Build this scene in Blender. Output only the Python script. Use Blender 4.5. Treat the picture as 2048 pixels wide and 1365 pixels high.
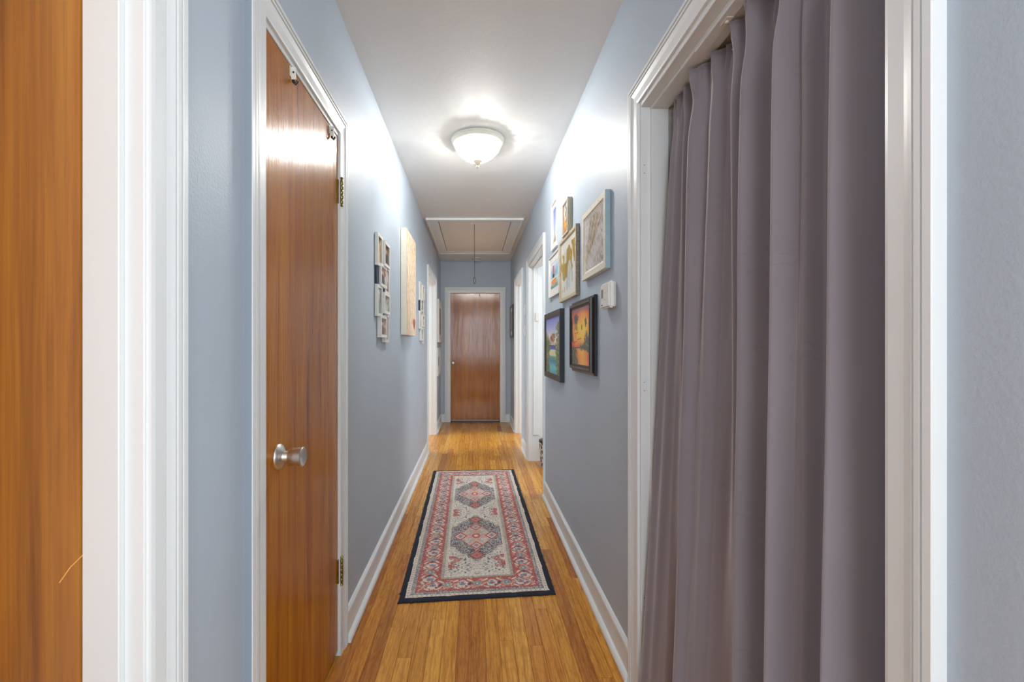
import bpy, bmesh, math, random
import numpy as np
from mathutils import Vector, Matrix
random.seed(7)
rng = np.random.default_rng(7)
PI = math.pi
C = bpy.context.scene.collection
for o in list(bpy.data.objects): bpy.data.objects.remove(o)

# ------------------------------------------------------------------ camera, world, lights, exposure
DL, DR, YE, ZC, CAMZ = 0.525, 0.56, 7.06, 2.50, 1.20      # wall planes, end wall, ceiling, eye height
T = 0.12                                                # wall thickness
cd = bpy.data.cameras.new('camera'); cam = bpy.data.objects.new('camera', cd); C.objects.link(cam)
cam.location = (0, 0, CAMZ); cam.rotation_euler = (PI/2, 0, 0)
cd.sensor_width = 36; cd.lens = 16.0; cd.shift_x = (1024-949)/2048; cd.shift_y = (690-682.5)/2048
cd.clip_start = 0.02
bpy.context.scene.camera = cam
w = bpy.data.worlds.new('world'); bpy.context.scene.world = w; w.use_nodes = True
bg = w.node_tree.nodes['Background']; bg.inputs[0].default_value = (0.75, 0.86, 1.0, 1); bg.inputs[1].default_value = 1.0
vs = bpy.context.scene.view_settings
vs.view_transform = 'Standard'; vs.look = 'None'; vs.gamma = 1; vs.exposure = 0.38
vs.use_curve_mapping = False

def area(name, loc, direction, sx, sy, power, col):
    l = bpy.data.lights.new(name, 'AREA'); l.shape = 'RECTANGLE'; l.size = sx; l.size_y = sy; l.energy = power; l.color = col
    o = bpy.data.objects.new(name, l); C.objects.link(o); o.location = loc
    o.rotation_euler = Vector(direction).to_track_quat('-Z', 'Y').to_euler(); return o
# daylight coming through the windows of the room behind the camera and of the side rooms; the one behind right is added fill
area('daylight_behind', (0.0, -3.9, 1.5), (0, 1, 0.05), 2.6, 1.8, 88, (0.76, 0.89, 1.0))
area('daylight_behind_left', (-2.4, -2.0, 1.6), (1, 0.35, 0.0), 1.6, 1.5, 35, (0.84, 0.93, 1.0))
area('fill_behind_right', (2.5, -0.9, 1.5), (-1, 0.55, 0.0), 1.3, 1.6, 60, (0.86, 0.94, 1.0))  # added fill without a window, aimed to brighten the near left wall
area('daylight_left_room', (-2.9, 5.7, 1.6), (1, 0.0, -0.35), 1.2, 1.2, 62, (0.90, 0.95, 1.0))
area('daylight_right_room', (2.9, 5.6, 1.6), (-1, 0.0, -0.35), 1.2, 1.2, 55, (0.90, 0.95, 1.0))
area('daylight_bath', (2.4, 4.1, 1.8), (-1, 0.05, -0.3), 0.8, 0.8, 24, (0.92, 0.96, 1.0))
LAMP = 190.0
# added fill light with no fixture, behind the camera near the hall mouth
fp = bpy.data.lights.new('hall_mouth_fill', 'POINT'); fp.energy = 8; fp.color = (.96, .97, 1.0); fp.shadow_soft_size = .22
fo = bpy.data.objects.new('hall_mouth_fill', fp); C.objects.link(fo); fo.location = (.05, -.75, 2.05)

# ------------------------------------------------------------------ materials
def lin(r, g, b):
    f = lambda c: (c/255/12.92) if c/255 <= 0.04045 else ((c/255+0.055)/1.055)**2.4
    return (f(r), f(g), f(b), 1)
class MT:
    def __init__(s, name, base=(.8, .8, .8, 1), rough=.5, metal=0, spec=.5):
        s.m = bpy.data.materials.new(name); s.m.use_nodes = True; s.t = s.m.node_tree
        s.b = s.t.nodes['Principled BSDF']; s.set(base, rough, metal, spec)
    def set(s, base, rough, metal, spec):
        s.b.inputs['Base Color'].default_value = base; s.b.inputs['Roughness'].default_value = rough
        s.b.inputs['Metallic'].default_value = metal; s.b.inputs['Specular IOR Level'].default_value = spec
    def n(s, typ, **k):
        x = s.t.nodes.new(typ)
        for a, v in k.items():
            if a.startswith('_'): x.inputs[a[1:].replace('_', ' ')].default_value = v
            else: setattr(x, a, v)
        return x
    def l(s, a, b): s.t.links.new(a, b)
    def coord(s, kind='position', scale=(1, 1, 1)):
        if kind == 'position': src = s.n('ShaderNodeNewGeometry').outputs['Position']
        else: src = s.n('ShaderNodeTexCoord').outputs[kind]
        mp = s.n('ShaderNodeMapping'); mp.inputs['Scale'].default_value = scale
        s.l(src, mp.inputs['Vector']); return mp
    def noise(s, vec, scale=5, detail=4, rough=.5, dist=0):
        x = s.n('ShaderNodeTexNoise', _Scale=scale, _Detail=detail, _Roughness=rough, _Distortion=dist)
        s.l(vec.outputs[0], x.inputs['Vector']); return x.outputs['Fac']
    def ramp(s, fac, stops):
        r = s.n('ShaderNodeValToRGB'); e = r.color_ramp.elements
        while len(e) < len(stops): e.new(.5)
        for i, (p, c) in enumerate(stops): e[i].position = p; e[i].color = c
        s.l(fac, r.inputs[0]); return r.outputs[0]
    def mix(s, a, b, fac, mode='MIX'):
        x = s.n('ShaderNodeMix', data_type='RGBA', blend_type=mode)
        for sock, v in ((x.inputs[0], fac), (x.inputs[6], a), (x.inputs[7], b)):
            if hasattr(v, 'is_linked'): s.l(v, sock)
            else: sock.default_value = v
        return x.outputs[2]
    def bump(s, h, strength=.1, dist=.01):
        x = s.n('ShaderNodeBump', _Strength=strength, _Distance=dist); s.l(h, x.inputs['Height'])
        s.l(x.outputs[0], s.b.inputs['Normal']); return x
    def color(s, o): s.l(o, s.b.inputs['Base Color'])

def paint(name, col, rough=.45, bump=.12, scale=220, var=.04):
    a = MT(name, col, rough)
    v = a.coord()
    nz = a.noise(v, scale, 3, .6); a.bump(nz, bump, .004)
    big = a.noise(v, 2.5, 3)
    d = tuple(c*(1-var*2) for c in col[:3])+(1,)
    a.color(a.ramp(big, [(.3, d), (.7, col)]))
    return a.m
M = {}
M['wall'] = paint('blue_wall_paint', (.475, .55, .638, 1), .5, .22, 160, .025)
M['ceiling'] = paint('white_ceiling_paint', (.80, .795, .785, 1), .6, .15, 40, .012)
M['trim'] = paint('white_gloss_trim', (.80, .83, .84, 1), .38, .05, 60, .01)
M['rim_blue'] = paint('blue_painted_trim_edge', (.29, .345, .405, 1), .5, .05, 60, .02)
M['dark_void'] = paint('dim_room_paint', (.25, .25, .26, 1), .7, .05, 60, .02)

def wood_door(name, c0, c1, c2, rough=.2, bump=.25, spec=.5):
    a = MT(name, c1, rough, 0, spec)
    sc = (1, 1, 1)
    v = a.coord('position', (9, 9, .55))
    v2 = a.coord('position', (70, 70, 1.6))
    v3 = a.coord('position', (3, 3, .5))
    g = a.noise(v, 2.2, 5, .6, .6); f = a.noise(v2, 2.2, 3, .6); b = a.noise(v3, 1.4, 2, .5)
    col = a.ramp(g, [(.28, c0), (.5, c1), (.75, c2)])
    col = a.mix(col, a.ramp(f, [(.35, (.62, .55, .5, 1)), (.6, (1, 1, 1, 1))]), .55, 'MULTIPLY')
    col = a.mix(col, a.ramp(b, [(.35, (.72, .66, .6, 1)), (.65, (1.0, 1.0, 1.0, 1))]), .7, 'MULTIPLY')
    a.color(col)
    mm = a.n('ShaderNodeMath', operation='ADD'); a.l(f, mm.inputs[0])
    m2 = a.n('ShaderNodeMath', operation='MULTIPLY'); a.l(b, m2.inputs[0]); m2.inputs[1].default_value = 9.0
    m3 = a.n('ShaderNodeMath', operation='MULTIPLY'); a.l(g, m3.inputs[0]); m3.inputs[1].default_value = 1.5
    a.l(m2.outputs[0], mm.inputs[1]); m4 = a.n('ShaderNodeMath', operation='ADD'); a.l(mm.outputs[0], m4.inputs[0]); a.l(m3.outputs[0], m4.inputs[1])
    a.bump(m4.outputs[0], bump, .0012)
    return a.m
M['door_orange'] = wood_door('honey_veneer', lin(142, 80, 8), lin(176, 106, 18), lin(190, 124, 28), .42)
M['door_closet'] = wood_door('amber_veneer', lin(152, 80, 4), lin(188, 112, 10), lin(206, 138, 22), .2, .8, .3)
M['door_end'] = wood_door('red_brown_veneer', lin(158, 92, 26), lin(186, 114, 38), lin(200, 134, 52), .12, .6)

def floor_mat():
    a = MT('oak_strip', (.4, .2, .05, 1), .27)
    oi = a.n('ShaderNodeObjectInfo')
    geo = a.n('ShaderNodeNewGeometry')
    sc = a.n('ShaderNodeVectorMath', operation='SCALE'); sc.inputs[0].default_value = (31, 57, 13); a.l(oi.outputs['Random'], sc.inputs['Scale'])
    ad = a.n('ShaderNodeVectorMath', operation='ADD'); a.l(geo.outputs['Position'], ad.inputs[0]); a.l(sc.outputs[0], ad.inputs[1])
    def mp(s):
        x = a.n('ShaderNodeMapping'); x.inputs['Scale'].default_value = s; a.l(ad.outputs[0], x.inputs['Vector']); return x
    grain = a.noise(mp((45, 3.0, 1)), 2.0, 5, .65, 1.2)
    fine = a.noise(mp((260, 9, 1)), 1.5, 3, .6)
    fig = a.noise(mp((14, 6, 1)), 1.5, 3, .6, 2.5)
    wv = a.n('ShaderNodeTexWave', wave_type='BANDS', bands_direction='X', _Scale=9.0, _Distortion=7.0, _Detail=2.0)
    wv.inputs['Detail Scale'].default_value = 1.2; a.l(mp((1.0, .16, 1)).outputs[0], wv.inputs['Vector'])
    base = a.ramp(oi.outputs['Random'], [(0.0, lin(206, 144, 56)), (.25, lin(226, 166, 70)), (.55, lin(236, 180, 84)), (.8, lin(220, 154, 64)), (.93, lin(190, 126, 54)), (1.0, lin(180, 114, 50))])
    c = a.mix(base, a.ramp(grain, [(.3, (.62, .5, .4, 1)), (.55, (1, 1, 1, 1)), (.8, (1.08, 1.1, 1.1, 1))]), .85, 'MULTIPLY')
    c = a.mix(c, a.ramp(fine, [(.3, (.6, .5, .4, 1)), (.5, (1, 1, 1, 1))]), .7, 'MULTIPLY')
    c = a.mix(c, a.ramp(fig, [(.35, (.78, .7, .6, 1)), (.55, (1, 1, 1, 1))]), .5, 'MULTIPLY')
    c = a.mix(c, a.ramp(wv.outputs['Fac'], [(.0, (.72, .6, .5, 1)), (.3, (1, 1, 1, 1))]), .65, 'MULTIPLY')
    c = a.mix(c, (1.0, .95, .80, 1), 1.0, 'MULTIPLY')
    a.color(c); a.bump(grain, .06, .002)
    return a.m
M['plank'] = floor_mat()
M['gap'] = MT('dark_floor_gap', (.045, .022, .01, 1), .8).m
M['slab'] = M['plank']

def plain(name, col, rough=.5, metal=0, bump=0, bscale=80, var=0):
    a = MT(name, col, rough, metal)
    if bump or var:
        v = a.coord(); nz = a.noise(v, bscale, 4, .6)
        if bump: a.bump(nz, bump, .003)
        if var: a.color(a.ramp(nz, [(.35, tuple(c*(1-var) for c in col[:3])+(1,)), (.65, col)]))
    return a.m
M['steel'] = plain('satin_nickel', (.72, .70, .67, 1), .36, 1, .05, 300)
M['brass'] = plain('aged_brass', (.42, .33, .13, 1), .32, 1, .3, 120, .5)
M['white_plastic'] = plain('white_plastic', (.80, .79, .75, 1), .4)
M['black_plastic'] = plain('black_plastic', (.02, .02, .022, 1), .4)
M['lcd'] = plain('grey_lcd', (.16, .17, .14, 1), .25)
M['black_frame'] = plain('espresso_wood_frame', (.028, .017, .013, 1), .3, 0, .1, 60, .4)
M['black_frame_side'] = plain('charcoal_frame_side', (.02, .026, .038, 1), .3, 0, .05, 60, .2)
M['cream_frame'] = plain('cream_frame', (.76, .72, .62, 1), .45, 0, .15, 90, .08)
M['white_frame'] = plain('white_frame', (.78, .77, .74, 1), .4, 0, .1, 90, .05)
M['pale_wood'] = plain('pale_wood_frame', (.66, .54, .36, 1), .5, 0, .3, 50, .25)
M['grey_wood'] = plain('weathered_frame_side', (.34, .31, .25, 1), .6, 0, .4, 90, .45)
M['khaki_side'] = plain('khaki_frame_side', (.42, .40, .30, 1), .6, 0, .2, 60, .1)
M['blue_frame'] = plain('powder_blue_frame', (.36, .52, .60, 1), .4, 0, .15, 40, .06)
M['threshold'] = plain('dark_threshold', (.07, .03, .018, 1), .35, 0, .3, 60, .4)
M['cord'] = plain('dark_cord', (.03, .03, .03, 1), .6)
M['navy_edge'] = plain('navy_rug_binding', (.018, .022, .042, 1), .9, 0, .8, 300, .5)
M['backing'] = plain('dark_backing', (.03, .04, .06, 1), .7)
M['glass_pane'] = None

def distressed():
    a = MT('distressed_cream_frame', (.74, .69, .58, 1), .5)
    v = a.coord(); nz = a.noise(v, 55, 5, .7)
    a.color(a.ramp(nz, [(.31, (.22, .13, .08, 1)), (.35, (.72, .66, .54, 1)), (.6, (.80, .76, .66, 1))])); a.bump(nz, .3, .003); return a.m
M['distressed'] = distressed()

def attr_mat(name, rough=.8, bump=0.0, bscale=600, gloss=False):
    a = MT(name, (.5, .5, .5, 1), rough)
    at = a.n('ShaderNodeVertexColor', layer_name='Col'); a.color(at.outputs['Color'])
    if bump: a.bump(a.noise(a.coord(), bscale, 3), bump, .003)
    return a.m
M['art'] = attr_mat('printed_picture', .3)
M['art_matte'] = attr_mat('painted_canvas', .7, .2, 300)
M['rug'] = attr_mat('woven_rug_pile', .95, .5, 700)

def curtain_mat():
    a = MT('grey_mauve_cloth', (.2, .17, .195, 1), .7)
    a.b.inputs['Sheen Weight'].default_value = .5; a.b.inputs['Sheen Roughness'].default_value = .5
    a.b.inputs['Sheen Tint'].default_value = (1, .93, .93, 1)
    v = a.coord(); n1 = a.noise(v, 3, 3)
    base = a.ramp(n1, [(.3, (.225, .202, .235, 1)), (.7, (.255, .230, .260, 1))])
    # faint tide-mark rings
    st = a.noise(a.coord('position', (1, 1, 1)), 7.0, 2, .5)
    ringed = a.ramp(st, [(.640, (1, 1, 1, 1)), (.648, (.72, .70, .74, 1)), (.656, (1, 1, 1, 1))])
    a.color(a.mix(base, ringed, .3, 'MULTIPLY'))
    a.bump(a.noise(a.coord('position', (1, 1, 1)), 900, 2), .12, .001)
    return a.m
M['curtain'] = curtain_mat()

def bowl_mat():
    m = bpy.data.materials.new('cut_glass_bowl'); m.use_nodes = True; t = m.node_tree; t.nodes.clear()
    o = t.nodes.new('ShaderNodeOutputMaterial')
    tr = t.nodes.new('ShaderNodeBsdfTransparent'); tr.inputs[0].default_value = (1, .98, .94, 1)
    tl = t.nodes.new('ShaderNodeBsdfTranslucent'); tl.inputs[0].default_value = (.85, .82, .76, 1)
    gl = t.nodes.new('ShaderNodeBsdfGlossy'); gl.inputs['Roughness'].default_value = .12
    df = t.nodes.new('ShaderNodeBsdfDiffuse'); df.inputs[0].default_value = (.9, .86, .78, 1)
    vc = t.nodes.new('ShaderNodeVertexColor'); vc.layer_name = 'Col'
    sc_ = t.nodes.new('ShaderNodeMix'); sc_.data_type = 'RGBA'; sc_.blend_type = 'MULTIPLY'; sc_.inputs[0].default_value = 1; sc_.inputs[7].default_value = (.62, .60, .56, 1)
    t.links.new(vc.outputs[0], sc_.inputs[6]); t.links.new(sc_.outputs[2], tl.inputs[0]); t.links.new(vc.outputs[0], tr.inputs[0])
    def mx(a, b, f):
        x = t.nodes.new('ShaderNodeMixShader'); x.inputs[0].default_value = f
        t.links.new(a, x.inputs[1]); t.links.new(b, x.inputs[2]); return x.outputs[0]
    s = mx(mx(tl.outputs[0], df.outputs[0], .35), gl.outputs[0], .15)
    s = mx(s, tr.outputs[0], .30)
    t.links.new(s, o.inputs[0]); return m
M['bowl'] = bowl_mat()
def emis(name, col, st):
    m = bpy.data.materials.new(name); m.use_nodes = True; b = m.node_tree.nodes['Principled BSDF']
    b.inputs['Emission Color'].default_value = col; b.inputs['Emission Strength'].default_value = st; return m
def leopard():
    a = MT('speckled_print', (.7, .66, .6, 1), .6)
    vo = a.n('ShaderNodeTexVoronoi', feature='DISTANCE_TO_EDGE', _Scale=26.0); a.l(a.coord('Object', (1, 1, .7)).outputs[0], vo.inputs['Vector'])
    a.color(a.ramp(vo.outputs['Distance'], [(.08, (.72, .68, .6, 1)), (.14, (.05, .045, .04, 1)), (.34, (.06, .05, .045, 1)), (.4, (.5, .46, .4, 1))]))
    return a.m
M['leopard'] = leopard()
M['lid'] = M['black_plastic']

# ------------------------------------------------------------------ mesh helpers
ML = lambda u, z, n: (-DL+n, u, z)          # left wall: u along the hall, n out of the wall
MR = lambda u, z, n: (DR-n, u, z)
ME = lambda u, z, n: (u, YE-n, z)
def mesh_obj(name, bm, mat, parent=None, smooth=False, loc=None):
    bmesh.ops.recalc_face_normals(bm, faces=bm.faces[:])
    me = bpy.data.meshes.new(name)
    if loc is not None: bmesh.ops.translate(bm, verts=bm.verts[:], vec=-Vector(loc))
    elif parent is not None: bmesh.ops.translate(bm, verts=bm.verts[:], vec=-world_loc(parent))
    bm.to_mesh(me); bm.free()
    for m in (mat if isinstance(mat, (list, tuple)) else [mat]): me.materials.append(m)
    if smooth:
        for p in me.polygons: p.use_smooth = True
        me.set_sharp_from_angle(angle=math.radians(35))
    o = bpy.data.objects.new(name, me); C.objects.link(o)
    if loc is not None: o.location = Vector(loc)-(world_loc(parent) if parent else Vector())
    if parent is not None: o.parent = parent
    return o
def world_loc(o):
    v = Vector(o.location)
    while o.parent: o = o.parent; v = v+Vector(o.location)
    return v
def empty(name, loc, label, cat=None, kind=None, group=None):
    o = bpy.data.objects.new(name, None); C.objects.link(o); o.location = loc; o.empty_display_size = .05
    return tag(o, label, cat, kind, group)
def tag(o, label, cat=None, kind=None, group=None):
    o['label'] = label
    if cat: o['category'] = cat
    if kind: o['kind'] = kind
    if group: o['group'] = group
    return o
def box(bm, x0, x1, y0, y1, z0, z1, mi=0):
    v = [bm.verts.new(p) for p in ((x0,y0,z0),(x1,y0,z0),(x1,y1,z0),(x0,y1,z0),(x0,y0,z1),(x1,y0,z1),(x1,y1,z1),(x0,y1,z1))]
    fs = [bm.faces.new([v[i] for i in f]) for f in ((0,3,2,1),(4,5,6,7),(0,1,5,4),(1,2,6,5),(2,3,7,6),(3,0,4,7))]
    for f in fs: f.material_index = mi
    return fs
def mb(bm, Mp, u0, u1, z0, z1, n0, n1, mi=0):
    p = [Mp(u0,z0,n0), Mp(u1,z1,n1)]
    xs, ys, zs = zip(*p)
    return box(bm, min(xs), max(xs), min(ys), max(ys), min(zs), max(zs), mi)
def bbox_obj(name, Mp, u0, u1, z0, z1, n0, n1, mat, parent=None, bev=.0015, seg=1):
    bm = bmesh.new(); mb(bm, Mp, u0, u1, z0, z1, n0, n1)
    if bev: bmesh.ops.bevel(bm, geom=bm.edges[:], offset=bev, segments=seg, affect='EDGES')
    return mesh_obj(name, bm, mat, parent)
def loft(bm, rings, closed=True, caps=True):
    vs_ = [[bm.verts.new(p) for p in r] for r in rings]
    n = len(rings[0])
    for a, b in zip(vs_, vs_[1:]):
        for i in range(n if closed else n-1):
            j = (i+1) % n
            bm.faces.new((a[i], a[j], b[j], b[i]))
    if caps and closed:
        bm.faces.new(vs_[0][::-1]); bm.faces.new(vs_[-1])
    return vs_
def lathe(bm, prof, Mp, u, z, n0=0, seg=32):        # prof: (n, r) along the wall normal
    rings = []
    for nn, r in prof:
        r = max(r, 1e-5)
        rings.append([Mp(u+r*math.cos(2*PI*k/seg), z+r*math.sin(2*PI*k/seg), n0+nn) for k in range(seg)])
    loft(bm, rings)
def lathe_z(bm, prof, cx, cy, seg=48):              # prof: (z, r)
    loft(bm, [[(cx+max(r,1e-5)*math.cos(2*PI*k/seg), cy+max(r,1e-5)*math.sin(2*PI*k/seg), zz) for k in range(seg)] for zz, r in prof])
def tube(bm, pts, r, seg=8):
    rings = []
    pts = [Vector(p) for p in pts]
    for i, p in enumerate(pts):
        d = (pts[min(i+1, len(pts)-1)]-pts[max(i-1, 0)]).normalized()
        a = d.orthogonal().normalized() if i == 0 else (a-d*a.dot(d)).normalized()
        b = d.cross(a)
        rings.append([tuple(p+(a*math.cos(2*PI*k/seg)+b*math.sin(2*PI*k/seg))*r) for k in range(seg)])
    loft(bm, rings)

# ------------------------------------------------------------------ shell
def wall(name, Mp, u0, u1, holes, label, z1=ZC):
    bm = bmesh.new(); c = u0
    for a, b, zt in sorted(holes):
        mb(bm, Mp, c, a, 0, z1, -T, 0)
        mb(bm, Mp, a, b, zt, z1, -T, 0); c = b
    mb(bm, Mp, c, u1, 0, z1, -T, 0)
    o = mesh_obj(name, bm, M['wall']); tag(o, label, None, 'structure'); return o
ZH = 2.02                                            # rough head of the openings
H = dict(d1=(-.10, .722), d2=(1.135, 1.752), d5=(5.11, 6.05), d4=(.612, 1.529), d3=(3.68, 4.69), d6=(5.33, 6.15), de=(-.370, .395))
J = .02
hole = lambda k, z=ZH: (H[k][0]-J, H[k][1]+J, z)
wall('wall_left', ML, -.3, YE+T, [hole('d1'), hole('d2'), hole('d5')], 'long pale blue wall on the left with the closet door')
wall('wall_right', MR, .35, YE+T, [hole('d4'), hole('d3'), hole('d6')], 'long pale blue wall on the right with the picture gallery')
wall('wall_end', ME, -DL-.01, DR+.01, [hole('de')], 'short blue wall at the far end of the hall')
bm = bmesh.new(); box(bm, -3.2, 3.4, -4.3, 7.4, ZC, ZC+.1)
tag(mesh_obj('ceiling', bm, M['ceiling']), 'smooth white hallway ceiling', None, 'structure')
# rooms around the hall (seen only as light through the openings)
def shell(name, x0, x1, y0, y1, mat, open_sides, label):
    bm = bmesh.new()
    if 'x0' not in open_sides: box(bm, x0-.1, x0, y0, y1, 0, ZC)
    if 'x1' not in open_sides: box(bm, x1, x1+.1, y0, y1, 0, ZC)
    if 'y0' not in open_sides: box(bm, x0, x1, y0-.1, y0, 0, ZC)
    if 'y1' not in open_sides: box(bm, x0, x1, y1, y1+.1, 0, ZC)
    tag(mesh_obj(name, bm, mat), label, None, 'structure')
shell('wall_back_room', -2.6, 2.6, -4.0, -.4, M['wall'], ('y1',), 'blue walls of the room behind the viewpoint')
bm = bmesh.new(); box(bm, -2.6, -DL-T, -.4, -.3, 0, ZC); box(bm, DR+T, 2.6, .25, .35, 0, ZC); box(bm, 2.6, 2.7, -.4, .35, 0, ZC)
tag(mesh_obj('wall_front', bm, M['wall']), 'blue wall around the near mouth of the hall', None, 'structure')
shell('wall_left_bedroom', -3.0, -DL-T, 4.4, 7.1, M['trim'], ('x1',), 'white walls of the side room on the left')
shell('wall_right_bedroom', DR+T, 3.0, 4.95, 7.1, M['trim'], ('x0',), 'white walls of the last side room on the right')
shell('wall_bathroom', DR+T, 2.5, 3.3, 4.84, M['trim'], ('x0',), 'white walls of the room beyond the gallery')
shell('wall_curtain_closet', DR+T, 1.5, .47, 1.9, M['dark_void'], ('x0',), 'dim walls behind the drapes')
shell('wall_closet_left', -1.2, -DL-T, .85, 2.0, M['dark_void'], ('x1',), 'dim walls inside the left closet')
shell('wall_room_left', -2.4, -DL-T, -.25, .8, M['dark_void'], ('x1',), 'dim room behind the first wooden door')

# floor: dark sub floor with individual oak strips
bm = bmesh.new(); box(bm, -3.1, 3.1, -4.1, 7.3, -.08, -.010)
fl = mesh_obj('floor', bm, M['gap']); tag(fl, 'narrow honey oak strip floor of the hall', None, 'structure')
def plank_mesh():
    bm = bmesh.new(); box(bm, -.5, .5, -.5, .5, -.5, .5)
    es = [e for e in bm.edges if all(v.co.z > 0 for v in e.verts) and abs(e.verts[0].co.x-e.verts[1].co.x) < 1e-6]
    bmesh.ops.bevel(bm, geom=es, offset=.02, segments=1, affect='EDGES')
    me = bpy.data.meshes.new('plank'); bm.to_mesh(me); bm.free(); me.materials.append(M['plank']); return me
pm = plank_mesh()
PW = .0570
x = -DL-.115
count = 0
while x < DR+.13:
    y = .75-random.uniform(0, .8)
    inside = (-DL-.02 < x < DR-.0)
    while y < YE+.06:
        L = random.choice((.45, .6, .75, .9, 1.1, 1.3))*random.uniform(.85, 1.15)
        y1 = min(y+L, YE+.06)
        if y1-y > .05:
            p = bpy.data.objects.new('plank', pm); C.objects.link(p); p.parent = fl
            p.location = (x+PW/2, (y+y1)/2, -.0055+random.uniform(-.0003, .0003)); p.scale = (PW-.0011, y1-y-.0013, .0110)
            count += 1
        y = y1
    x += PW
# boards in the rooms beyond and behind (not told apart from here)
bm = bmesh.new()
box(bm, -3.1, -DL-.116, 0, 7.2, -.009, 0); box(bm, DR+.132, 3.1, 0, 7.2, -.009, 0); box(bm, -3.1, 3.1, -4.1, -.1, -.009, 0)
o = mesh_obj('flooring_boards', bm, M['plank'], fl); o['kind'] = 'stuff'

# ------------------------------------------------------------------ casings, jambs
PROF = [(0,0),(0,.0165),(.0015,.018),(.012,.018),(.0130,.0108),(.0155,.0108),(.0165,.0172),(.024,.0168),(.0250,.0095),(.0275,.0095),(.0285,.0155),(.036,.0128),(.043,.0108),(.066,.0100),(.072,.0085),(.072,0)]
def casing(Mp, uo0, uo1, zt, width, parent, w0=None, w1=None, bottom=0, side_mat=None, head=True):
    w0 = w0 or width; w1 = w1 or width; wh = width
    k0, k1, kh = w0/.072, w1/.072, wh/.072
    legs = []
    for k, sgn, uo in ((k0, 1, uo0), (k1, -1, uo1)):
        if uo is None: continue
        bm = bmesh.new()
        r0 = [Mp(uo+sgn*d*k, bottom, t) for d, t in PROF]; r1 = [Mp(uo+sgn*d*k, zt-d*kh, t) for d, t in PROF]
        loft(bm, [r0, r1])
        o = mesh_obj('casing', bm, M['trim'], parent); legs.append(o)
        if side_mat:
            o.data.materials.append(side_mat)
            for p in o.data.polygons:
                c = p.center+o.location+world_loc(parent)
                if all(abs((Vector(o.data.vertices[i].co)+o.location+world_loc(parent)).y-uo) < 1e-5 for i in p.vertices): p.material_index = 1
    bm = bmesh.new()
    a = [Mp(uo0+d*k0, zt-d*kh, t) for d, t in PROF]; b = [Mp(uo1-d*k1, zt-d*kh, t) for d, t in PROF]
    loft(bm, [a, b]); mesh_obj('casing', bm, M['trim'], parent)
def jambs(Mp, k, parent, stop0=-.03, stop1=-.088, ztop=2.0, stop_bottom=0.0, mat=None, stop=True):
    u0, u1 = H[k]; m = mat or M['trim']
    bbox_obj('jamb', Mp, u0-J, u0, 0, ztop, -T-.002, .001, m, parent)
    bbox_obj('jamb', Mp, u1, u1+J, 0, ztop, -T-.002, .001, m, parent)
    bbox_obj('jamb', Mp, u0-J, u1+J, ztop, ztop+J, -T-.002, .001, m, parent)
    if stop:
        s = .012
        bbox_obj('door_stop', Mp, u0, u0+s, stop_bottom, ztop-s, stop1, stop0, m, parent)
        bbox_obj('door_stop', Mp, u1-s, u1, stop_bottom, ztop-s, stop1, stop0, m, parent)
        bbox_obj('door_stop', Mp, u0, u1, ztop-s, ztop, stop1, stop0, m, parent)
        # casing on the far side of the wall
        bbox_obj('outer_casing', Mp, u1+.006, u1+.07, 0, ztop+.006, -T-.015, -T-.002, m, parent)
        bbox_obj('outer_casing', Mp, u0-.07, u0-.006, 0, ztop+.006, -T-.015, -T-.002, m, parent)
        bbox_obj('outer_casing', Mp, u0-.07, u1+.07, ztop+.006, ztop+.076, -T-.015, -T-.002, m, parent)
ZT = 2.090
def knob(Mp, u, z, n0, parent, s=1.0, mat=None):
    k = None
    bm = bmesh.new()
    lathe(bm, [(0, .0), (0, .0335*s), (.003, .0345*s), (.006, .033*s), (.011, .025*s), (.016, .016*s), (.03, .0135*s), (.031, 0)], Mp, u, z, n0)
    r = mesh_obj('rose', bm, M['steel'], parent, True)
    bm = bmesh.new()
    lathe(bm, [(.028, 0), (.029, .012*s), (.0305, .0205*s), (.034, .0225*s), (.05, .0242*s), (.062, .0255*s), (.066, .0262*s), (.068, .024*s), (.0665, .019*s), (.064, .010*s), (.063, 0)], Mp, u, z, n0)
    return mesh_obj('knob', bm, M['steel'], parent, True)

# door 1: first wooden door on the left, recessed to the far face of the wall
d1 = empty('door_1', ML(.3, 0, 0), 'honey coloured flush door nearest the viewer, recessed in white frame', None, 'structure')
jambs(ML, 'd1', d1); casing(ML, -.19, .808, ZT, .080, d1)
pn = bbox_obj('door_panel', ML, -.097, .7195, .012, 1.997, -.124, -.0885, M['door_orange'], d1)
bm = bmesh.new()                                                  # scratch in the varnish
s_ = [ML(.672, .848, -.0883), ML(.690, .862, -.0883), ML(.716, .872, -.0883)]
tube(bm, s_, .0011, 6); mesh_obj('scratch', bm, plain('bare_wood_scratch', lin(226, 160, 84), .6), pn)

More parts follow.
